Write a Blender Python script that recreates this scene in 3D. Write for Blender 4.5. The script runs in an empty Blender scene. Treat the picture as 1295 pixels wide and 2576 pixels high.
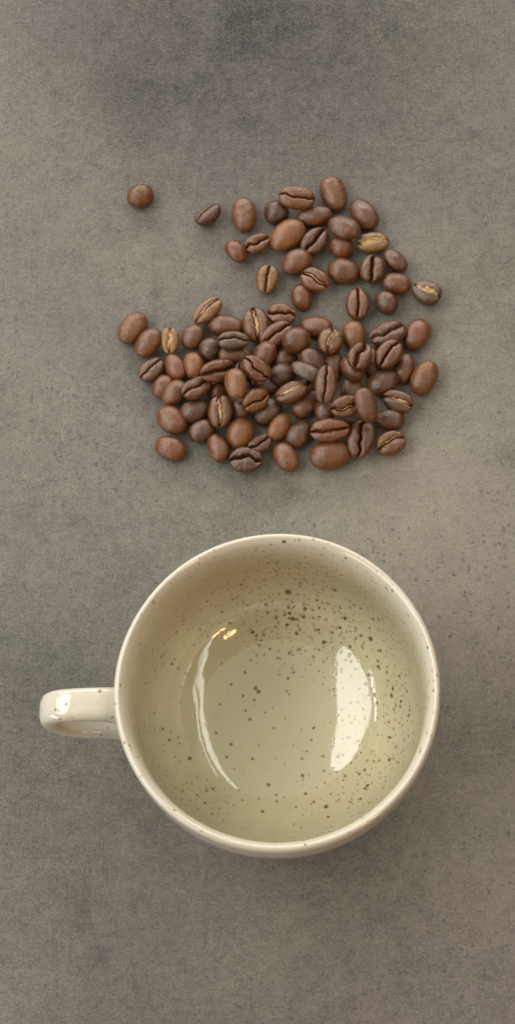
import bpy, math, random
import numpy as np
from mathutils import Vector, Matrix, noise
from mathutils.bvhtree import BVHTree

S = bpy.context.scene
COL = S.collection
R = math.radians

# ------------------------------------------------------------------ camera
D, TH, PH, FPX = 0.62, 0.3126916, 0.0326735, 4239.17      # distance, tilts, focal length in units of a 1295 x 2576 picture
CP = Vector((D*math.sin(PH), -D*math.sin(TH)*math.cos(PH), D*math.cos(TH)*math.cos(PH)))
CW = (-CP).normalized(); CR = CW.cross(Vector((0, 1, 0))).normalized(); CU = CR.cross(CW)
cd = bpy.data.cameras.new('camera'); cam = bpy.data.objects.new('camera', cd); COL.objects.link(cam)
cam.matrix_world = Matrix(((CR.x, CU.x, -CW.x, CP.x), (CR.y, CU.y, -CW.y, CP.y), (CR.z, CU.z, -CW.z, CP.z), (0, 0, 0, 1)))
cd.sensor_fit = 'VERTICAL'; cd.sensor_height = 24; cd.lens = 24*FPX/2576
cd.clip_start = 0.01; cd.clip_end = 50
S.camera = cam

# ------------------------------------------------------------------ light
S.view_settings.view_transform = 'Standard'; S.view_settings.look = 'None'
S.view_settings.exposure = -0.22; S.view_settings.gamma = 1
W = bpy.data.worlds.new("World"); S.world = W; W.use_nodes = True
bg = W.node_tree.nodes['Background']; bg.inputs[0].default_value = (1.0, 0.87, 0.72, 1); bg.inputs[1].default_value = 0.07

def area(name, loc, target, sx, sy, power, color, shape='RECTANGLE'):
    l = bpy.data.lights.new(name, 'AREA'); l.shape = shape; l.size = sx; l.size_y = sy
    l.energy = power; l.color = color
    o = bpy.data.objects.new(name, l); COL.objects.link(o); o.location = loc
    d = (Vector(target) - Vector(loc)).normalized()
    o.rotation_mode = 'QUATERNION'; o.rotation_quaternion = d.to_track_quat('-Z', 'Y')
    return o

def polar(az, el, dist):          # az: degrees counter-clockwise from +x
    return (dist*math.cos(R(el))*math.cos(R(az)), -0.07 + dist*math.cos(R(el))*math.sin(R(az)), dist*math.sin(R(el)))
T0 = (0, -0.07, 0.03)
# window on the left, a tall pane and the narrow one under it; and the low daylight behind it
area('window_or_fill_light', polar(172, 50, 1.15), T0, 1.50, 0.50, 14.5, (1.0, 0.985, 0.93), 'ELLIPSE')
area('window_or_fill_light', polar(176, 33, 1.3), T0, 0.8, 0.035, 1.5, (1.0, 0.985, 0.93))
area('window_or_fill_light', polar(216, 10, 1.6), T0, 1.2, 0.34, 13.0, (0.88, 0.93, 1.0))
# long window on the right, parted by one bar
area('window_or_fill_light', polar(14, 47.2, 1.5), T0, 4.2, 0.10, 7.5, (1.0, 0.96, 0.84), 'ELLIPSE')
area('window_or_fill_light', polar(10, 42.6, 1.5), T0, 3.0, 0.035, 1.8, (1.0, 0.96, 0.84), 'ELLIPSE')
area('window_or_fill_light', polar(-12, 30, 1.5), T0, 0.45, 0.03, 0.5, (0.9, 0.95, 1.0))
# the bright ceiling of the room, reaching farther away from the camera than behind it
area('ceiling_light', (0, 2.0, 2.0), (0, 2.0, 0), 4.8, 7.0, 74.0, (1.0, 0.965, 0.89), 'ELLIPSE')
# unseen low light added on the far side to deepen the near shadows
area('window_or_fill_light', polar(96, 22, 1.6), T0, 2.4, 0.30, 32.0, (1.0, 0.97, 0.93))
# warm lamps on the near side
for az, el in ((-52, 40), (-48, 30), (-50, 24)):
    area('room_lamp', polar(az, el, 1.1), T0, 0.16, 0.045, 1.0, (1.0, 0.50, 0.20))

# ------------------------------------------------------------------ helpers
def ray(px, py):
    return (CW*FPX + CR*(px - 647.5) - CU*(py - 1288.0)).normalized()
def at(px, py, z=0.0):            # picture point (1295 x 2576) -> point at height z
    d = ray(px, py); t = (z - CP.z)/d.z
    return CP + d*t
def tag(o, label=None, cat=None, group=None, kind=None):
    for k, v in (('label', label), ('category', cat), ('group', group), ('kind', kind)):
        if v: o[k] = v
    return o
def mesh_obj(name, verts, faces, mat, parent=None, smooth=True):
    me = bpy.data.meshes.new(name); me.from_pydata(verts, [], faces)
    if smooth: me.polygons.foreach_set('use_smooth', [True]*len(me.polygons))
    me.materials.append(mat); me.update()
    o = bpy.data.objects.new(name, me); COL.objects.link(o)
    if parent: o.parent = parent
    return o

class NT:
    def __init__(s, name):
        s.m = bpy.data.materials.new(name); s.m.use_nodes = True; s.t = s.m.node_tree
        s.b = s.t.nodes['Principled BSDF']
        s.tc = s.t.nodes.new('ShaderNodeTexCoord')
    def link(s, a, b): s.t.links.new(a, b)
    def put(s, inp, v):
        if hasattr(v, 'is_output'): s.link(v, inp)
        elif isinstance(v, (tuple, list)) and len(v) == 3 and inp.type == 'RGBA': inp.default_value = (*v, 1)
        else: inp.default_value = v
    def math(s, op, a, b=None, c=None, clamp=False):
        n = s.t.nodes.new('ShaderNodeMath'); n.operation = op; n.use_clamp = clamp
        for i, v in enumerate((a, b, c)):
            if v is not None: s.put(n.inputs[i], v)
        return n.outputs[0]
    def vmath(s, op, a, b=None, out=0):
        n = s.t.nodes.new('ShaderNodeVectorMath'); n.operation = op
        s.put(n.inputs[0], a)
        if b is not None: s.put(n.inputs[3] if op == 'SCALE' else n.inputs[1], b)
        return n.outputs[out]
    def noise(s, vec, scale, detail=4, rough=0.55, dist=0.0, out=0):
        n = s.t.nodes.new('ShaderNodeTexNoise'); s.put(n.inputs['Vector'], vec)
        n.inputs['Scale'].default_value = scale; n.inputs['Detail'].default_value = detail
        n.inputs['Roughness'].default_value = rough; n.inputs['Distortion'].default_value = dist
        return n.outputs[out]
    def voro(s, vec, scale, rnd=1.0):
        n = s.t.nodes.new('ShaderNodeTexVoronoi'); s.put(n.inputs['Vector'], vec)
        n.inputs['Scale'].default_value = scale; n.inputs['Randomness'].default_value = rnd
        return n.outputs['Distance'], n.outputs['Color']
    def ramp(s, f, lo, hi, a=0.0, b=1.0):
        n = s.t.nodes.new('ShaderNodeMapRange'); n.interpolation_type = 'SMOOTHSTEP'
        s.put(n.inputs[0], f)
        for i, v in enumerate((lo, hi, a, b)): s.put(n.inputs[i+1], v)
        return n.outputs[0]
    def mix(s, f, a, b, blend='MIX'):
        n = s.t.nodes.new('ShaderNodeMix'); n.data_type = 'RGBA'; n.blend_type = blend
        s.put(n.inputs[0], f); s.put(n.inputs[6], a); s.put(n.inputs[7], b)
        return n.outputs[2]
    def sep(s, c):
        n = s.t.nodes.new('ShaderNodeSeparateColor'); s.link(c, n.inputs[0]); return n.outputs
    def bump(s, h, strength, dist, normal=None):
        n = s.t.nodes.new('ShaderNodeBump'); n.inputs['Strength'].default_value = strength
        n.inputs['Distance'].default_value = dist; s.link(h, n.inputs['Height'])
        if normal is not None: s.link(normal, n.inputs['Normal'])
        return n.outputs[0]

# ------------------------------------------------------------------ table
def table_material():
    n = NT('grey_stone'); P = n.tc.outputs['Object']
    big = n.noise(P, 7, 5, 0.55, 0.4); mid = n.noise(P, 26, 6, 0.62, 0.3)
    hue = n.noise(n.vmath('ADD', P, (3.1, 1.7, 0)), 11, 4, 0.5, 0.5)
    fine = n.noise(P, 420, 4, 0.75); grain = n.noise(P, 1250, 2, 0.6)
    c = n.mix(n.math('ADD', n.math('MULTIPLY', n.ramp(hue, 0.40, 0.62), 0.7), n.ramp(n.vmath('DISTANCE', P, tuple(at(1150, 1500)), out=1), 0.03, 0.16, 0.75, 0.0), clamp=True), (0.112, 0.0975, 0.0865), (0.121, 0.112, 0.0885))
    v = n.math('MULTIPLY_ADD', n.math('SUBTRACT', big, 0.5), 0.38, 1.0)
    v = n.math('MULTIPLY_ADD', n.math('SUBTRACT', mid, 0.5), 0.55, v)
    v = n.math('MULTIPLY_ADD', n.math('SUBTRACT', n.noise(P, 120, 9, 0.85, 0.4), 0.5), 1.3, v)
    v = n.math('MULTIPLY_ADD', n.math('SUBTRACT', fine, 0.5), 0.95, v)
    v = n.math('MULTIPLY_ADD', n.math('SUBTRACT', grain, 0.5), 1.3, v)
    for sv in ((0.10, 1, 1), (1, 0.10, 1)):      # faint drag marks of the trowel
        v = n.math('MULTIPLY_ADD', n.math('SUBTRACT', n.noise(n.vmath('MULTIPLY', P, sv), 900, 3, 0.6), 0.5), 0.18, v)
    # broad light and dark areas paint in the light falloff, small blotches are stains
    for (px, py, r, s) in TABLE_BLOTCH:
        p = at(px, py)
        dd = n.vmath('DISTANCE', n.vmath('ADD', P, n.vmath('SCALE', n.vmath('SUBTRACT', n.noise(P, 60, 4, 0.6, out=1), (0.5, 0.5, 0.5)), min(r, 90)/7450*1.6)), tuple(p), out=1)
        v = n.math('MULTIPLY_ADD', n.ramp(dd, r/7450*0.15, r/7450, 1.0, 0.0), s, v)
    # pores: small dark pits, gathered in patches
    d1, c1 = n.voro(n.vmath('ADD', P, n.vmath('SCALE', n.noise(P, 900, 3, 0.7, out=1), 0.0040)), 520)
    patch = n.math('MULTIPLY', n.ramp(n.noise(P, 16, 3, 0.6), 0.44, 0.66), n.ramp(n.vmath('DISTANCE', P, tuple(at(330, 1150)), out=1), 0.05, 0.12, 1.0, 0.45))
    keep = n.ramp(n.math('ADD', n.sep(c1)[0], n.math('MULTIPLY', patch, 0.62)), 0.93, 0.99)
    pit = n.math('MULTIPLY', n.ramp(d1, 0.16, 0.42, 1.0, 0.0), keep)
    d2, c2 = n.voro(n.vmath('ADD', P, n.vmath('SCALE', n.noise(P, 300, 2, out=1), 0.003)), 120)
    keep2 = n.ramp(n.math('ADD', n.sep(c2)[1], n.math('MULTIPLY', patch, 0.15)), 0.95, 1.0)
    pit2 = n.math('MULTIPLY', n.ramp(d2, 0.05, 0.30, 1.0, 0.0), keep2)
    pits = n.math('MAXIMUM', pit, n.math('MULTIPLY', pit2, 0.15))
    # pale flecks
    d3, c3 = n.voro(n.vmath('ADD', P, n.vmath('SCALE', n.noise(P, 500, 2, out=1), 0.002)), 210)
    fl = n.math('MULTIPLY', n.ramp(d3, 0.05, 0.22, 1.0, 0.0), n.ramp(n.sep(c3)[2], 0.93, 1.0))
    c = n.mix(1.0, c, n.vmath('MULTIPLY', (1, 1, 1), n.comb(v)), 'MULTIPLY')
    c = n.mix(n.math('MULTIPLY', pits, 0.80), c, (0.055, 0.055, 0.055))
    c = n.mix(n.math('MULTIPLY', fl, 0.30), c, (0.36, 0.34, 0.29))
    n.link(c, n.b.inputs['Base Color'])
    n.put(n.b.inputs['Roughness'], n.ramp(mid, 0.3, 0.7, 0.52, 0.68))
    n.b.inputs['Specular IOR Level'].default_value = 0.35
    h = n.math('SUBTRACT', n.math('ADD', fine, n.math('MULTIPLY', grain, 0.5)), n.math('MULTIPLY', pits, 1.2))
    n.link(n.bump(h, 0.35, 0.0004), n.b.inputs['Normal'])
    return n.m
def _comb(s, v):
    c = s.t.nodes.new('ShaderNodeCombineXYZ')
    for i in range(3): s.put(c.inputs[i], v)
    return c.outputs[0]
NT.comb = _comb
# (px, py, radius px, strength) large ones: painted light falloff; small ones: wear and stains of the slab
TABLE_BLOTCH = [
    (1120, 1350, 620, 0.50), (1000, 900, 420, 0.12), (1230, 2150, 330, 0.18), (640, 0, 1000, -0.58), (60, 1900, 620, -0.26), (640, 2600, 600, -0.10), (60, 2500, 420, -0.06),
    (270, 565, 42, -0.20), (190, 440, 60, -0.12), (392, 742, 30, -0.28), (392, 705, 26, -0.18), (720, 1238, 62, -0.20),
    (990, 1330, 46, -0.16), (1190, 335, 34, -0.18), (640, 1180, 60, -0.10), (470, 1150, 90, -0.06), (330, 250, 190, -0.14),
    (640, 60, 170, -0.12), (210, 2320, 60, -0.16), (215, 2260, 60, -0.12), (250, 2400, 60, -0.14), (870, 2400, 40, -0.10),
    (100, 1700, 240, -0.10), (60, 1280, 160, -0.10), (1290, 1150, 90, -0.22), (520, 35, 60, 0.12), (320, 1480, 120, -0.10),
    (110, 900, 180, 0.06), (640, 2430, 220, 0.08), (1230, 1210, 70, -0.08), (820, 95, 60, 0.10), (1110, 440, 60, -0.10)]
gx0, gx1, gy0, gy1 = -0.8, 0.8, -0.8, 0.8
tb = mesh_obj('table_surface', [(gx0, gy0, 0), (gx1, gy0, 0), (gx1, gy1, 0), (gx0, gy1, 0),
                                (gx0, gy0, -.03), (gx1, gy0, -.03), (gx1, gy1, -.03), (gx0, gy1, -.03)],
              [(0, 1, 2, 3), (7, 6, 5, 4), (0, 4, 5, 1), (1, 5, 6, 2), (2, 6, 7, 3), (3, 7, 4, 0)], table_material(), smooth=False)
tag(tb, kind='structure')

# ------------------------------------------------------------------ cup
CX, CY = 0.00821145, -0.07865
def spline(pts, per=8):
    out = []
    n = len(pts)
    for i in range(n-1):
        p0 = pts[max(i-1, 0)]; p1 = pts[i]; p2 = pts[i+1]; p3 = pts[min(i+2, n-1)]
        for k in range(per):
            t = k/per
            out.append(tuple(0.5*((2*b) + (-a+c)*t + (2*a-5*b+4*c-d)*t*t + (-a+3*b-3*c+d)*t**3) for a, b, c, d in zip(p0, p1, p2, p3)))
    out.append(tuple(pts[-1])); return out
INNER = [(0.01, 4.6), (6.0, 4.7), (12.0, 5.18), (17.0, 6.01), (22.0, 7.3), (27.0, 9.15), (31.0, 11.08), (34.0, 12.79), (37.0, 14.84), (40.0, 17.5), (43.0, 21.37), (45.3, 26.16), (46.8, 31.95), (47.5, 39.21), (48.0, 52.0), (48.35, 56.0), (48.8, 58.6)]
LIP = [(49.4, 60.0), (50.3, 61.0), (51.2, 60.9), (51.85, 59.9), (52.1, 58.2)]
OUTER = [(52.2, 55), (52.3, 50), (52.1, 44), (51.3, 37), (49.6, 30), (46.6, 23), (42.2, 16.5), (36.5, 11), (31, 7), (28.2, 5)]
FOOT = [(27.6, 3.6), (27.8, 1.2), (27.2, 0.25), (26.2, 0.0), (25.0, 0.25), (24.4, 1.2), (24.0, 2.6), (20, 3.1), (10, 2.9), (0.01, 2.8)]
prof = spline(INNER + LIP + OUTER + FOOT, 7)
NA = 160
def wob(a, z):                     # a thrown cup is never perfectly round
    return 1 + 0.0035*math.sin(2*a + 0.6) + 0.0018*math.sin(3*a + 2 + z*0.03) + 0.0008*math.sin(7*a + z*0.09)
vs = []
for (r, z) in prof:
    for k in range(NA):
        a = 2*math.pi*k/NA; w = wob(a, z)
        zz = z + 0.25*math.sin(a*2 + 1.1)*max(0, (z-30)/31)
        if z < 4: zz = z
        vs.append((r*w*math.cos(a)/1000, r*w*math.sin(a)/1000, zz/1000))
fs = []
for i in range(len(prof)-1):
    for k in range(NA):
        k2 = (k+1) % NA
        fs.append((i*NA+k, i*NA+k2, (i+1)*NA+k2, (i+1)*NA+k))
fs.append(tuple(range(NA-1, -1, -1))); fs.append(tuple((len(prof)-1)*NA+k for k in range(NA)))

# handle: a flattened strap swept along an ear shaped loop
path = spline([(50.3, 49.8), (53.0, 51.0), (57, 52.4), (64, 52.9), (70.5, 51.4), (74.2, 46.8), (75.0, 40.5), (73.4, 34), (69, 28.6), (62, 25.2), (54, 22.8), (45.2, 21.2)], 8)
hv, hf = [], []
NC = 40; NPH = len(path)
for i, (px_, pz_) in enumerate(path):
    a = path[max(i-1, 0)]; b = path[min(i+1, NPH-1)]
    tx, tz = b[0]-a[0], b[1]-a[1]; L = math.hypot(tx, tz); tx /= L; tz /= L
    nx, nz = -tz, tx               # outward normal of the loop
    f = i/(NPH-1)
    flare = 1 + 0.22*math.exp(-((f)/0.06)**2) + 0.25*math.exp(-((1-f)/0.07)**2)
    hw = (6.0 - 0.7*math.sin(math.pi*min(1, f*1.4)))*flare; ht = 3.5*flare
    for k in range(NC):
        q = 2*math.pi*k/NC; c, s = math.cos(q), math.sin(q)
        yy = hw*math.copysign(abs(c)**0.62, c); tt = ht*math.copysign(abs(s)**0.72, s)
        hv.append((-(px_ + nx*tt)/1000, (yy - 3.2 - (px_-50)*0.02)/1000, (pz_ + nz*tt)/1000))
for i in range(NPH-1):
    for k in range(NC):
        k2 = (k+1) % NC
        hf.append((i*NC+k, i*NC+k2, (i+1)*NC+k2, (i+1)*NC+k))
hf.append(tuple(range(NC-1, -1, -1))); hf.append(tuple((NPH-1)*NC+k for k in range(NC)))

# iron specks of the glaze: read off in three views of the photograph (x, y, radius)
SP_R = [(282,498,19),(285,593,9),(315,590,8),(292,627,11),(310,660,13),(262,635,8),(385,598,12),(375,650,11),(435,657,9),(275,697,11),
 (332,745,11),(463,728,10),(68,742,11),(150,573,8),(158,622,9),(455,548,9),(563,487,12),(497,802,13),(655,827,13),(625,657,13),(595,715,10),
 (680,577,8),(720,598,8),(720,762,10),(778,780,14),(772,717,8),(797,662,8),(828,665,9),(850,662,8),(838,852,10),(768,998,12),(823,915,8),
 (826,948,9),(803,1120,12),(913,1085,10),(905,1125,12),(960,1160,10),(930,1188,7),(998,1100,9),(1010,1245,10),(952,1005,9),(988,1000,8),
 (85,1080,12),(103,1100,13),(22,985,8),(10,1127,8),(78,1153,8),(52,1268,8),(272,1097,8),(190,1197,6),(195,1320,7),(145,1226,6),(287,868,9),
 (222,855,6),(282,1020,9),(435,1320,9),(393,1463,8),(420,1392,7),(900,1378,9),(930,1432,7),(65,1507,8),(743,1578,7),(887,1510,8),
 (555,1080,8),(107,818,8),(690,718,7),(755,890,8),(1008,1370,7),(257,195,13),(628,294,7),(873,474,7),(1122,832,8),(1180,1003,7),(180,212,7),
 (135,253,9),(90,245,7),(215,333,8),(292,357,8),(240,452,7),(790,430,6),(520,208,5),(395,440,7),(540,800,7),(915,720,6),(955,803,8)]
SP_L = [(405,33,7),(458,76,6),(445,122,5),(540,130,5),(598,226,7),(627,264,5),(628,288,4),(577,325,6),(767,290,6),(812,307,8),(725,192,7),
 (740,103,5),(502,283,4),(735,260,6),(965,230,7),(955,240,6),(940,278,6),(905,290,4),(700,310,4),(392,240,6),(305,130,6),(1045,50,6),
 (1048,133,6),(875,210,4),(390,335,5),(850,288,4),(820,345,6),(720,385,4),(421,401,6),(728,434,6),(735,448,4),(825,399,4),(800,403,4),(250,320,4)]
SP_W = [(1213,660,9),(1150,402,8),(1283,510,9),(1048,550,8),(1092,608,9),(1045,658,7),(968,493,7),(1170,873,7),(1098,940,7),(1160,1000,7),
 (1220,1022,7),(1035,1045,6),(1175,1080,7),(1197,1127,8),(1017,1200,9),(1095,1260,10),(1073,1328,8),(1210,1338,8),(780,828,9),(685,1095,6),
 (875,1335,11),(767,1240,6),(803,472,6),(677,770,5),(795,805,5),(925,293,5),(505,942,6),(475,1043,6),(525,1252,7),(553,1268,6),(597,1330,7),
 (157,1076,8),(212,1045,7),(350,1230,8),(393,974,9),(560,1290,4),(245,1115,4)]
cupv = [Vector(v) + Vector((CX, CY, 0)) for v in vs]; hanv = [Vector(v) + Vector((CX, CY, 0)) for v in hv]
bvh = BVHTree.FromPolygons(cupv + hanv, fs + [tuple(i + len(cupv) for i in f) for f in hf])
SPECK = []
for lst, ox, oy, k in ((SP_R, 900, 1900, 1.619), (SP_L, 400, 2700, 0.996), (SP_W, 100, 1900, 1.439)):
    for (x, y, r) in lst:
        px, py, pr = (ox + x/k)/1.4826, (oy + y/k)/1.4826, r/k/1.4826
        hit = bvh.ray_cast(CP, ray(px, py))
        if hit[0] is not None:
            p = hit[0] - Vector((CX, CY, 0)); SPECK.append((p, pr/7700*1.12))

def glaze_material():
    n = NT('speckled_glaze'); P = n.tc.outputs['Object']
    Z = n.t.nodes.new('ShaderNodeSeparateXYZ'); n.link(P, Z.inputs[0]); X_, Y_, Z_ = Z.outputs
    rad = n.math('SQRT', n.math('ADD', n.math('MULTIPLY', X_, X_), n.math('MULTIPLY', Y_, Y_)))
    # glaze pools thicker and greener in the bowl, breaks paler over lip and outside
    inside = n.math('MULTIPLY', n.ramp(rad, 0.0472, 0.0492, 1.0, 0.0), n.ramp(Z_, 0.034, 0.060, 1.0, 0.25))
    mott = n.noise(P, 55, 4, 0.55)
    base = n.mix(mott, (0.510, 0.472, 0.385), (0.430, 0.390, 0.300))
    pool = n.mix(mott, (0.500, 0.458, 0.290), (0.440, 0.398, 0.242))
    wall = n.mix(mott, (0.370, 0.332, 0.232), (0.315, 0.276, 0.184))  # tanner wall glaze, with the wall's dimmer light also put into the colour
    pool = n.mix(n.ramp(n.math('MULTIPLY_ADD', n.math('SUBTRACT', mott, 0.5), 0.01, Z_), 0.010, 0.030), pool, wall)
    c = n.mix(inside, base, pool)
    thin = n.ramp(n.noise(P, 26, 3, 0.5), 0.52, 0.75)
    c = n.mix(n.math('MULTIPLY', thin, 0.25), c, (0.60, 0.47, 0.33))
    # distinct specks
    jit = n.vmath('SCALE', n.vmath('SUBTRACT', n.noise(P, 1100, 3, 0.65, out=1), (0.5, 0.5, 0.5)), 0.0011)
    Q = n.vmath('ADD', P, jit)
    m = None
    for p, r in SPECK:
        d = n.math('SUBTRACT', n.vmath('DISTANCE', Q, tuple(p), out=1), r)
        m = d if m is None else n.math('MINIMUM', m, d)
    sp = n.ramp(m, -0.00026, 0.00022, 1.0, 0.0)
    # fine specks in two sizes, thicker towards the far right wall
    east = n.ramp(n.math('ADD', n.math('MULTIPLY', X_, 0.8), n.math('MULTIPLY', Y_, 0.6)), -0.01, 0.042)
    dens = n.math('MULTIPLY', n.math('ADD', n.math('MULTIPLY', east, 0.8), n.ramp(n.noise(P, 45, 2), 0.42, 0.66, 0.0, 0.7)), n.ramp(rad, 0.012, 0.030, 0.25, 1.0))
    low = n.ramp(Z_, 0.040, 0.058, 1.0, 0.28)
    dens = n.math('MULTIPLY', dens, low)
    fine = None
    for sc, th, r0, r1, amt in ((640, 0.62, 0.15, 0.40, 0.75), (400, 0.52, 0.12, 0.34, 0.9)):
        d, cc = n.voro(Q, sc); s3 = n.sep(cc)
        k = n.ramp(n.math('SUBTRACT', n.math('ADD', s3[0], n.math('MULTIPLY', dens, th)), 1.0), -0.03, 0.02)
        q = n.math('MULTIPLY', n.math('MULTIPLY', n.ramp(d, r0, r1, 1.0, 0.0), k), n.math('MULTIPLY', n.ramp(s3[1], 0, 1, 0.5, 1.0), amt))
        fine = q if fine is None else n.math('MAXIMUM', fine, q)
    spc = n.mix(n.noise(P, 700, 2), (0.060, 0.028, 0.009), (0.170, 0.078, 0.024))
    c = n.mix(fine, c, (0.155, 0.088, 0.036))
    c = n.mix(n.math('MULTIPLY', sp, 0.9), c, spc)
    n.link(c, n.b.inputs['Base Color'])
    n.put(n.b.inputs['Roughness'], n.math('MULTIPLY_ADD', sp, 0.12, 0.055))
    n.b.inputs['IOR'].default_value = 1.62
    n.b.inputs['Coat Weight'].default_value = 0.0
    h = n.math('ADD', n.noise(P, 210, 2, 0.4), n.math('MULTIPLY', n.noise(P, 60, 2, 0.4), 2.0))
    nb = n.bump(h, 0.045, 0.0008)
    nb = n.bump(n.noise(P, 480, 2, 0.5), 0.05, 0.0002, nb)
    nb = n.bump(n.math('MAXIMUM', sp, fine), 0.30, 0.0001, nb)
    n.link(nb, n.b.inputs['Normal'])
    return n.m
MG = glaze_material()
cup = bpy.data.objects.new('coffee_cup', None); COL.objects.link(cup); cup.location = (CX, CY, 0); cup.empty_display_size = 0.03
tag(cup, 'empty cream speckled stoneware cup with a glossy glaze, standing below the coffee beans', 'cup')
body = mesh_obj('body', vs, fs, MG, cup); hand = mesh_obj('handle', hv, hf, MG, cup)

# ------------------------------------------------------------------ coffee beans
def bean_material():
    n = NT('roasted_bean'); P = n.tc.outputs['Object']
    oi = n.t.nodes.new('ShaderNodeObjectInfo')
    off = n.comb(n.math('MULTIPLY', oi.outputs['Random'], 37.0)); Q = n.vmath('ADD', P, off)
    a = n.noise(Q, 260, 4, 0.6); b = n.noise(Q, 1500, 3, 0.65)
    stretch = n.vmath('MULTIPLY', Q, (0.35, 1, 1)); st = n.noise(stretch, 1900, 3, 0.6)
    v = n.math('MULTIPLY_ADD', n.math('SUBTRACT', a, 0.5), 0.9, 1.0)
    v = n.math('MULTIPLY_ADD', n.math('SUBTRACT', b, 0.5), 0.5, v)
    v = n.math('MULTIPLY_ADD', n.math('SUBTRACT', st, 0.5), 0.35, v)
    c = n.mix(1.0, oi.outputs['Color'], n.comb(v), 'MULTIPLY')
    c = n.mix(n.math('MULTIPLY', n.ramp(n.noise(Q, 420, 3, 0.6), 0.60, 0.80), 0.35), c, (0.05, 0.022, 0.014))
    n.link(c, n.b.inputs['Base Color'])
    n.put(n.b.inputs['Roughness'], n.ramp(a, 0.3, 0.7, 0.19, 0.33))
    n.b.inputs['Specular IOR Level'].default_value = 0.60
    n.link(n.bump(n.math('ADD', b, st), 0.6, 0.0003), n.b.inputs['Normal'])
    return n.m
def chaff_material():
    n = NT('silver_skin'); P = n.tc.outputs['Object']
    a = n.noise(n.vmath('MULTIPLY', P, (0.4, 1, 1)), 900, 4, 0.7)
    n.link(n.mix(n.ramp(a, 0.35, 0.65), (0.12, 0.052, 0.016), (0.40, 0.235, 0.075)), n.b.inputs['Base Color'])
    n.b.inputs['Roughness'].default_value = 0.5
    n.link(n.bump(a, 0.5, 0.0003), n.b.inputs['Normal'])
    return n.m
MB, MC = bean_material(), chaff_material()
TONE = {'m': (0.104, 0.0365, 0.0100), 'r': (0.110, 0.0355, 0.0100), 'o': (0.142, 0.0520, 0.0125), 'd': (0.068, 0.0260, 0.0100),
        't': (0.145, 0.0640, 0.0190), 'g': (0.082, 0.0420, 0.0190), 'y': (0.175, 0.0840, 0.0210), 'k': (0.084, 0.0315, 0.0105)}
NU, NT_, NB_ = 44, 17, 33
UU = np.linspace(0, math.pi, NU)[1:-1]

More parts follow.
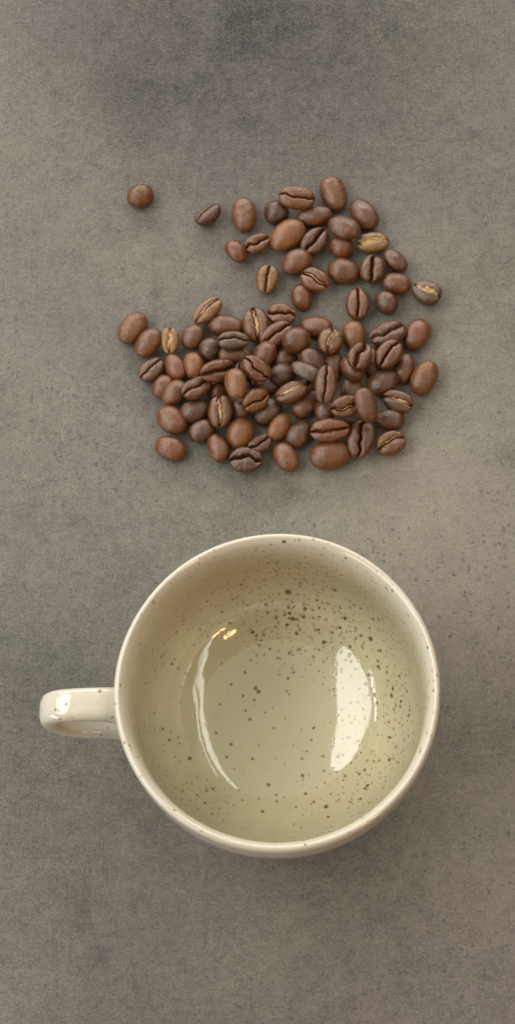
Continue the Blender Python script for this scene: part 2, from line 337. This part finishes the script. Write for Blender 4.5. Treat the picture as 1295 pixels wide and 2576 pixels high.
def bean_shape(L, Wd, seed, crease, wrinkle, thick):
    """bean in metres, long axis x, flat creased side -z; returns verts, faces, groove function"""
    rs = np.random.RandomState(seed)
    a, b = L/2, Wd/2; T = Wd*thick; ct, cb = T*0.64, T*0.36
    egg = rs.uniform(-0.10, 0.10); bend = rs.uniform(-0.05, 0.05)*Wd
    ph = rs.uniform(0, 6.28); amp = Wd*rs.uniform(0.015, 0.045)*(1 + 2*wrinkle); drift = Wd*rs.uniform(-0.05, 0.05)
    def groove(xn): return amp*np.sin(xn*2.6 + ph) + drift*xn + amp*0.4*np.sin(xn*7 + 2*ph) + Wd*0.008*sum(np.sin(xn*kk[q]*2.2 + ka[q]) for q in range(3))
    gw = Wd*crease[0]*rs.uniform(0.7, 1.25); gd = T*crease[1]; shal = rs.uniform(0.10, 0.34)
    kk = rs.uniform(3, 9, 3); ka = rs.uniform(0, 6.28, 3)
    verts = []; ring = NT_ + NB_
    tb_ = np.linspace(-1, 1, NB_+2)[1:-1]; tb_ = np.sinh(tb_*2.6)/math.sinh(2.6)
    for u in UU:
        xn = -math.cos(u); r = math.sin(u)**0.86*(1 + egg*xn); x = a*xn
        s = float(groove(xn))
        for k in range(NT_):
            q = math.pi*k/(NT_-1)
            verts.append((x, b*r*math.cos(q), ct*r*math.sin(q)**0.92))
        sn = s/(b*r) if b*r > 1e-5 else 0
        sn = max(-0.6, min(0.6, sn))
        for t in -tb_[::1]*-1:      # from -b to +b
            yn = sn + t*(1 - sn) if t > 0 else sn + t*(1 + sn)
            p = 2.5
            z = -cb*r*(1 - abs(yn)**p)**(1/p)
            y = b*r*yn; dy = y - s*min(1, r*1.4)
            g = gd*math.exp(-abs(dy/gw)**1.6)*min(1, r*1.5) + gd*shal*math.exp(-(dy/(gw*3.6))**2)*min(1, r*1.2)
            verts.append((x, y, z + g))
    verts = np.array(verts)
    o = Vector((seed*3.17, seed*1.31, 0))
    lo = 170.0
    out = []
    for v in verts:
        p = Vector(v)
        nn = noise.noise(p*lo + o)*0.030 + noise.noise(p*lo*3 + o)*(0.010 + 0.045*wrinkle) + noise.noise(p*lo*7 + o)*(0.003 + 0.028*wrinkle)
        rr = p.length
        p = p + p.normalized()*nn*Wd*0.8 if rr > 0 else p
        p.z += bend*(p.x/a)**2
        out.append(tuple(p))
    n0 = len(out); out.append((-a*0.995, 0, 0.0)); out.append((a*0.995, 0, 0.0))
    faces = []
    nr = len(UU)
    for i in range(nr-1):
        for k in range(ring):
            k2 = (k+1) % ring
            faces.append((i*ring+k, (i+1)*ring+k, (i+1)*ring+k2, i*ring+k2))
    for k in range(ring):
        k2 = (k+1) % ring
        faces.append((n0, k, k2)); faces.append((n0+1, (nr-1)*ring+k2, (nr-1)*ring+k))
    def chaff(width, spread):
        cv, cf = [], []; M, Kc = 34, 7
        for i in range(M):
            xn = -spread + 2*spread*i/(M-1); u = math.acos(-xn); r = math.sin(u)**0.86*(1+egg*xn); s = float(groove(xn))*min(1, r*1.4)
            taper = math.sin(math.pi*(i+0.6)/(M+0.2))**0.6
            for k in range(Kc):
                t = -1 + 2*k/(Kc-1)
                w = width*Wd*taper*(0.75 + 0.5*noise.noise(Vector((xn*4 + seed, t, 7.7))))
                y = s + t*w + noise.noise(Vector((xn*6, seed, 1)))*Wd*0.02
                yn = min(0.93, abs(y/(b*r+1e-6)))
                dy = y - s
                z = -cb*r*(1 - yn**2.5)**0.4 + gd*shal*math.exp(-(dy/(gw*3.6))**2) + T*0.018*abs(t) - T*0.030
                z += noise.noise(Vector((xn*9 + seed, t*2, 3)))*T*0.035 + bend*xn*xn + (0.05*T if taper < 0.4 else 0)
                cv.append((a*xn, y, z))
        for i in range(M-1):
            for k in range(Kc-1):
                cf.append((i*Kc+k, (i+1)*Kc+k, (i+1)*Kc+k+1, i*Kc+k+1))
        return cv, cf
    return out, faces, chaff

# x, y, length, width, axis angle (photo pixels, degrees), roll (0 dome up, 180 crease up), tone, layer, wrinkle, chaff, look, place
BEANS = [
 (525,733,94,88,10,0,'m',0,0,0,'small round reddish brown coffee bean lying alone at the far left, above all others'),
 (775,798,104,78,40,142,'d',0,.2,0,'dark creased coffee bean standing alone between the lone round bean and the long smooth one'),
 (910,802,134,90,96,0,'m',0,0,0,'long smooth brown bean lying upright by itself left of the upper cluster'),
 (880,941,96,78,122,40,'r',0,.3,0,'reddish wrinkled bean at the left tip of the upper cluster, touching a small creased one'),
 (959,906,94,72,28,180,'m',0,.6,0,'small rough creased bean wedged between the reddish wrinkled bean and the large orange one'),
 (996,1041,106,78,80,180,'t',0,.3,0,'pale tan creased bean lying apart in the open bay left of the upper cluster'),
 (1030,794,88,90,110,0,'d',0,0,0,'dark round bean partly covered by a wide creased one, top left of the upper cluster'),
 (1244,726,132,94,107,0,'m',0,0,0,'smooth brown upright bean, topmost of the whole upper cluster'),
 (1355,802,130,92,120,0,'k',0,0,0,'long dark smooth bean leaning left, just right below the topmost bean'),
 (1171,808,132,76,6,0,'m',0,0,0,'smooth bean lying flat and wide, right above the large orange bean'),
 (1272,924,90,84,140,0,'r',0,0,0,'round reddish bean partly tucked under the oval bean right of centre in the upper cluster'),
 (1173,897,112,88,48,180,'d',0,.4,0,'dark slanted creased bean right beside the large orange bean'),
 (1106,978,112,88,30,0,'m',0,0,0,'plain brown oval bean just below the large orange bean'),
 (1471,975,100,72,134,30,'k',0,.3,0,'narrow slanting brown bean right below the golden faced bean'),
 (1282,1013,114,92,165,0,'k',0,0,0,'dark reddish plump bean in the middle of the bottom edge of the upper cluster'),
 (1387,1002,104,90,78,180,'k',0,.6,0,'brown bean with a curling crease between the golden faced bean and the narrow slanting one'),
 (1476,1059,106,78,170,0,'r',0,0,0,'smooth reddish bean lying wide under the narrow slanting bean at the right edge'),
 (1125,1110,96,78,102,0,'r',0,0,0,'smooth bean hanging below the split crumpled bean, lowest at the left of the upper cluster'),
 (1333,1132,122,84,88,180,'m',0,.15,0,'upright brown bean with a straight dark crease, lowest of the upper cluster'),
 (1441,1132,88,80,120,0,'d',0,0,0,'small dark round bean standing free right of the bean with the straight crease'),
 (1590,1089,106,90,150,180,'g',0,.3,.15,'greyish bean with golden chaff in its crease, farthest right, apart from the upper cluster'),
 (1390,905,114,78,3,180,'y',0,.5,.22,'bean with a bright golden chaff covered face at the right edge of the upper cluster'),
 (1283,853,120,88,152,0,'m',1,0,0,'smooth reddish oval bean over the tucked round bean, below the topmost one'),
 (1174,1043,106,84,150,180,'m',0,.8,.04,'crumpled split bean with chaff flecks near the bottom left of the upper cluster'),
 (1071,878,140,100,40,0,'o',0,0,0,'largest orange brown smooth bean at the left of the upper cluster'),
 (1106,737,128,86,174,168,'m',1,.3,0,'wide creased bean leaning on a dark round one, top left of the upper cluster'),
 # lower cluster, lowest layer
 (496,1225,126,92,55,0,'o',0,0,0,'smooth orange brown bean, leftmost of the lower pile'),
 (554,1281,116,86,55,0,'m',0,0,0,'smooth brown bean pushed against the lower right side of the leftmost bean'),
 (634,1271,98,68,92,180,'y',0,.3,.12,'small golden creased bean standing upright at the upper left of the lower pile'),
 (719,1257,95,80,65,0,'k',0,0,0,'dark bean right of the small golden creased one at the upper left'),
 (786,1304,86,84,60,0,'d',0,0,0,'small round dark bean left under the greyish creased bean in the upper left'),
 (844,1216,132,80,174,0,'r',0,0,0,'smooth reddish bean lying wide between the tan tilted bean and the golden streaked upright one'),
 (564,1378,102,78,45,172,'k',0,.2,0,'brown bean with a dark straight crease at the left edge of the lower pile'),
 (654,1371,106,72,114,0,'r',0,0,0,'smooth reddish bean right of the left edge bean with the dark straight crease'),
 (608,1443,90,74,60,0,'r',0,0,0,'small shaded reddish bean below the left edge bean with the dark crease'),
 (723,1366,98,76,100,0,'o',0,0,0,'small smooth orange upright bean above the long dark creased bean at left'),
 (652,1466,106,82,48,0,'m',0,0,0,'smooth bean partly under the lower left end of the long dark creased bean'),
 (809,1457,80,70,90,0,'r',0,0,0,'mostly hidden reddish bean just right of the long dark creased bean'),
 (642,1569,118,92,135,0,'r',0,0,0,'large smooth reddish bean at the lower left corner, above the very lowest left one'),
 (638,1673,118,86,152,0,'r',0,0,0,'smooth bean lying lowest at the lower left corner, its shiny end to the left'),
 (726,1534,116,86,22,0,'d',0,0,0,'dark smooth bean under the long dark creased bean, left of the golden crease bean'),
 (754,1608,98,80,32,0,'k',0,0,0,'plain dark brown bean below the dark smooth one at lower left, near the gap'),
 (814,1671,108,76,112,0,'r',0,0,0,'narrow upright reddish bean at the bottom edge, left of the dark arched one'),
 (895,1618,114,98,75,0,'o',0,0,0,'big round tan smooth bean below the golden streaked one, lower left of the pile'),
 (897,1527,82,76,90,0,'k',0,0,0,'half hidden brown bean between the golden crease bean and the two tone tilted one'),
 (998,1539,110,86,45,0,'d',0,0,0,'shaded dark bean below the tilted bean with a black hollow'),
 (989,1442,110,72,0,0,'d',0,0,0,'shaded wide bean left of the bean with a bright golden strip, mostly covered'),
 (1140,1507,122,90,50,0,'k',0,0,0,'dark smooth bean right below the bean with a bright golden strip'),
 (1114,1620,112,88,50,0,'d',0,0,0,'dark greyish smooth bean at the bottom middle, above the lone slanted smooth one'),
 (1066,1706,116,82,122,0,'r',0,0,0,'slanted smooth bean lowest in the bottom middle, standing clear of the pile'),
 (969,1655,88,66,28,180,'d',0,.4,0,'small dark creased bean squeezed beside the big round tan bean'),
 (918,1715,114,94,176,172,'d',0,.9,0,'dark crumpled bean with an arched crease, lowest at the bottom left of the pile'),
 (1212,1534,88,78,90,0,'k',0,0,0,'small half hidden brown bean above the wide bean with the low crease'),
 (1311,1456,104,82,78,0,'m',0,0,0,'half hidden tan brown bean between the reddish side turned one and the smooth upright one'),
 (1239,1369,130,76,85,0,'m',0,0,0,'tall smooth bean in the middle right, its lower half under the long split bean'),
 (1154,1434,80,62,40,180,'d',0,.8,0,'small dark crumpled fragment like bean right above the bright golden strip bean'),
 (1061,1341,96,76,0,0,'m',0,0,0,'half hidden brown bean below the large round dark one in the middle'),
 (1052,1400,96,88,30,0,'d',0,0,0,'round very dark bean in the middle just below a half hidden brown one'),
 (1320,1253,112,86,100,0,'o',0,0,0,'smooth bean with an orange top at the upper right, above an open creased one'),
 (1392,1351,116,66,80,0,'r',0,0,0,'narrow reddish brown bean mostly hidden left of the slanted creased bean at right'),
 (1553,1249,124,90,60,0,'m',0,0,0,'smooth brown oval bean at the upper right corner of the lower pile'),
 (1506,1374,112,76,78,0,'r',0,0,0,'upright smooth bean between the slanted creased bean and the orange one at the right edge'),
 (1580,1409,132,92,62,14,'o',0,.2,0,'orange brown bean with a faint ridge, rightmost of the lower pile'),
 (1427,1428,116,94,28,0,'d',0,0,0,'large greyish purple smooth bean in the right part of the lower pile'),
 (1483,1497,108,82,160,176,'k',0,.3,.07,'dark bean with pale chaff in its crease at the lower right edge'),
 (1452,1566,108,76,176,0,'k',0,0,0,'smooth brown wide bean sandwiched between two creased ones at lower right'),
 (1456,1651,108,88,22,176,'r',0,.5,.03,'light brown bean with a wavy crease, lowest at the right corner'),
 (1327,1560,96,80,0,0,'k',0,0,0,'mostly hidden bean under the two halves of the deeply split bean at lower right'),
 (1232,1697,146,108,12,0,'r',0,0,0,'largest smooth reddish bean at the bottom edge, right of the middle'),
 (1344,1636,138,100,76,186,'k',0,.25,0,'large upright bean parted by a deep black crease in the lower right'),
 (1040,1592,110,72,58,34,'o',0,.2,0,'slanted orange brown bean over the gap in the lower middle'),
 (1179,1222,116,80,170,0,'r',0,0,0,'smooth reddish wide bean above the round creased bean at the top middle'),
 (1049,1172,100,82,168,172,'m',0,.5,0,'crooked creased bean at the top middle, right of the golden streaked upright one'),
 # upper layers
 (879,1327,124,72,5,0,'m',1,0,0,'smooth bean lying wide right below the greyish creased bean'),
 (988,1322,104,82,62,0,'r',1,.1,0,'reddish round ended bean above the folded creased bean in the middle left'),
 (953,1209,132,94,95,178,'m',0,.2,.085,'upright bean with a golden streak down its crease at the top of the lower pile'),
 (772,1158,122,74,45,170,'t',0,.2,.05,'tan tilted creased bean sticking out at the top left of the lower pile'),
 (872,1269,110,70,3,176,'g',1,.3,0,'greyish flat creased bean below the smooth reddish wide one, upper left'),
 (1029,1248,126,86,35,176,'m',0,.3,0,'bean with a gaping crease pressed under the large round dark bean'),
 (1103,1271,100,98,20,0,'k',1,0,0,'large round dark brown bean on top, centre of the upper edge of the pile'),
 (1230,1274,96,90,86,180,'o',0,.4,.05,'round orange creased bean facing up at the top right of the middle'),
 (1163,1350,104,80,132,0,'k',1,0,0,'brown slanted bean right below the large round dark one'),
 (1140,1387,112,62,150,20,'g',1,.3,0,'flat pinkish grey slanted bean above the bright golden strip bean'),
 (1311,1378,104,76,120,24,'r',1,.2,0,'reddish bean turned on its side, left under the open creased bean at right'),
 (1446,1243,132,98,22,160,'k',0,.8,0,'large crumpled bean with a deep black crease at the upper right'),
 (735,1445,120,80,35,168,'k',1,.2,0,'long dark bean with a deep slanting crease at the left of the pile'),
 (814,1383,126,82,20,206,'m',1,.5,0,'long folded bean with a low lying crease in the left middle of the pile'),
 (915,1396,100,78,110,150,'k',1,.6,0,'curled bean peeking out behind the orange centred upright bean'),
 (1214,1434,132,80,84,170,'m',1,.4,0,'long upright split bean with a narrow crease right of the bright golden strip bean'),
 (954,1493,98,82,30,222,'o',1,.3,0,'tilted light brown bean with a black hollow on its lower right'),
 (1230,1604,136,86,3,205,'r',1,.3,0,'wide reddish bean, crease along its lower side, just above the largest smooth one'),
 (821,1534,122,88,85,180,'m',1,.3,.075,'upright bean with a golden yellow streak in its crease, lower left of the pile'),
 (1288,1516,104,78,14,196,'m',1,.5,.03,'rough bean with a short crease beside the smooth upright bean, lower right'),
 (1448,1320,114,88,52,178,'m',1,.3,0,'slanted creased bean overlapping the large crumpled one at the upper right'),
 (1341,1327,108,86,72,180,'m',1,.6,0,'open creased bean lying over the orange topped one at upper right'),
 (957,1374,112,78,146,160,'m',2,.4,0,'folded creased bean on top of the pile in the middle left'),
 (881,1434,112,82,100,0,'o',2,.1,0,'upright bean with an orange centre on top of the pile in the left middle'),
 (1086,1460,118,76,20,170,'m',1,.2,.09,'bean with a bright golden strip in its crease on top of the pile centre'),
 (1364,1511,128,80,112,0,'m',1,0,0,'smooth upright brown bean on top of the pile at lower right'),
]
PXM = 1.4826
HN = 1000; HS = 0.0003; HX0, HY0 = -0.15, -0.10          # height map of what already lies there
H = np.zeros((HN, HN))
def heights(V):
    ix = ((V[:, 0]-HX0)/HS).astype(int); iy = ((V[:, 1]-HY0)/HS).astype(int)
    return ix, iy
def densify(V, faces_idx):
    return V
for i, (px, py, L, Wd, ang, roll, tone, layer, wr, ch, label) in enumerate(BEANS):
    rs = random.Random(i*7 + 3)
    dx, dy = px/PXM, py/PXM
    zc = 0.003 + 0.0035*layer
    P0 = at(dx, dy, zc); depth = (P0 - CP).dot(CW); mpp = depth/FPX/PXM
    Lm, Wm = L*mpp*1.07, Wd*mpp*1.05
    cre = (0.034 if wr < 0.5 else 0.048, 0.34 + 0.1*wr); wr = max(wr, 0.2)
    thick = 0.72 if Wd/L < 0.85 else 0.80
    out, faces, chaff = bean_shape(Lm, Wm, i+1, cre, wr, thick)
    V = np.array(out)
    best = None
    tilts = [(0, 0)] if layer == 0 else [(tx, ty) for tx in (-16, -8, 0, 8, 16) for ty in (-16, -8, 0, 8, 16)]
    base_t = (rs.uniform(-4, 4), rs.uniform(-3, 3))
    for pass_ in range(2):
        best = None
        for tx, ty in tilts:
            M = Matrix.Rotation(R(ty), 3, 'Y') @ Matrix.Rotation(R(tx), 3, 'X') @ Matrix.Rotation(R(ang), 3, 'Z') @ Matrix.Rotation(R(base_t[1]), 3, 'Y') @ Matrix.Rotation(R(roll + base_t[0]), 3, 'X')
            Q = V @ np.array(M).T
            low = Q[:, 2].min()
            ix, iy = heights(Q + np.array([P0.x, P0.y, 0]))
            ground = -low
            clear = H[ix, iy] - Q[:, 2]
            need = np.sort(clear)[-6] - (0.0011 if layer == 0 else 0.0005)
            z = max(ground, need)
            cost = z + 0.00002*(abs(tx)+abs(ty))
            if best is None or cost < best[0]: best = (cost, z, M, Q)
        z = best[1]
        if layer == 0: z = min(z, -best[3][:, 2].min() + 0.0012)
        P0 = at(dx, dy, z)
    _, _, M, Q = best
    P0.z = z
    Qw = Q + np.array(P0)
    # fill the height map from the vertices, widened to neighbouring cells
    ix, iy = heights(Qw)
    for ox in (-1, 0, 1):
        for oy in (-1, 0, 1):
            np.maximum.at(H, (ix+ox, iy+oy), Qw[:, 2])
    bean = mesh_obj('coffee_bean', out, faces, MB)
    bean.matrix_world = Matrix.Translation(P0) @ M.to_4x4()
    c = TONE[tone]; k = rs.uniform(0.88, 1.14); w = rs.uniform(-0.06, 0.06)
    bean.color = (c[0]*k*(1+w), c[1]*k, c[2]*k*(1-w), 1)
    tag(bean, label, 'coffee bean', 'coffee beans in the upper cluster' if i < 26 else 'coffee beans in the lower pile')
    if ch:
        cv, cf = chaff(ch*1.0, 0.80)
        co = mesh_obj('chaff', cv, cf, MC, bean)
        co['label'] = 'golden papery chaff in the crease'
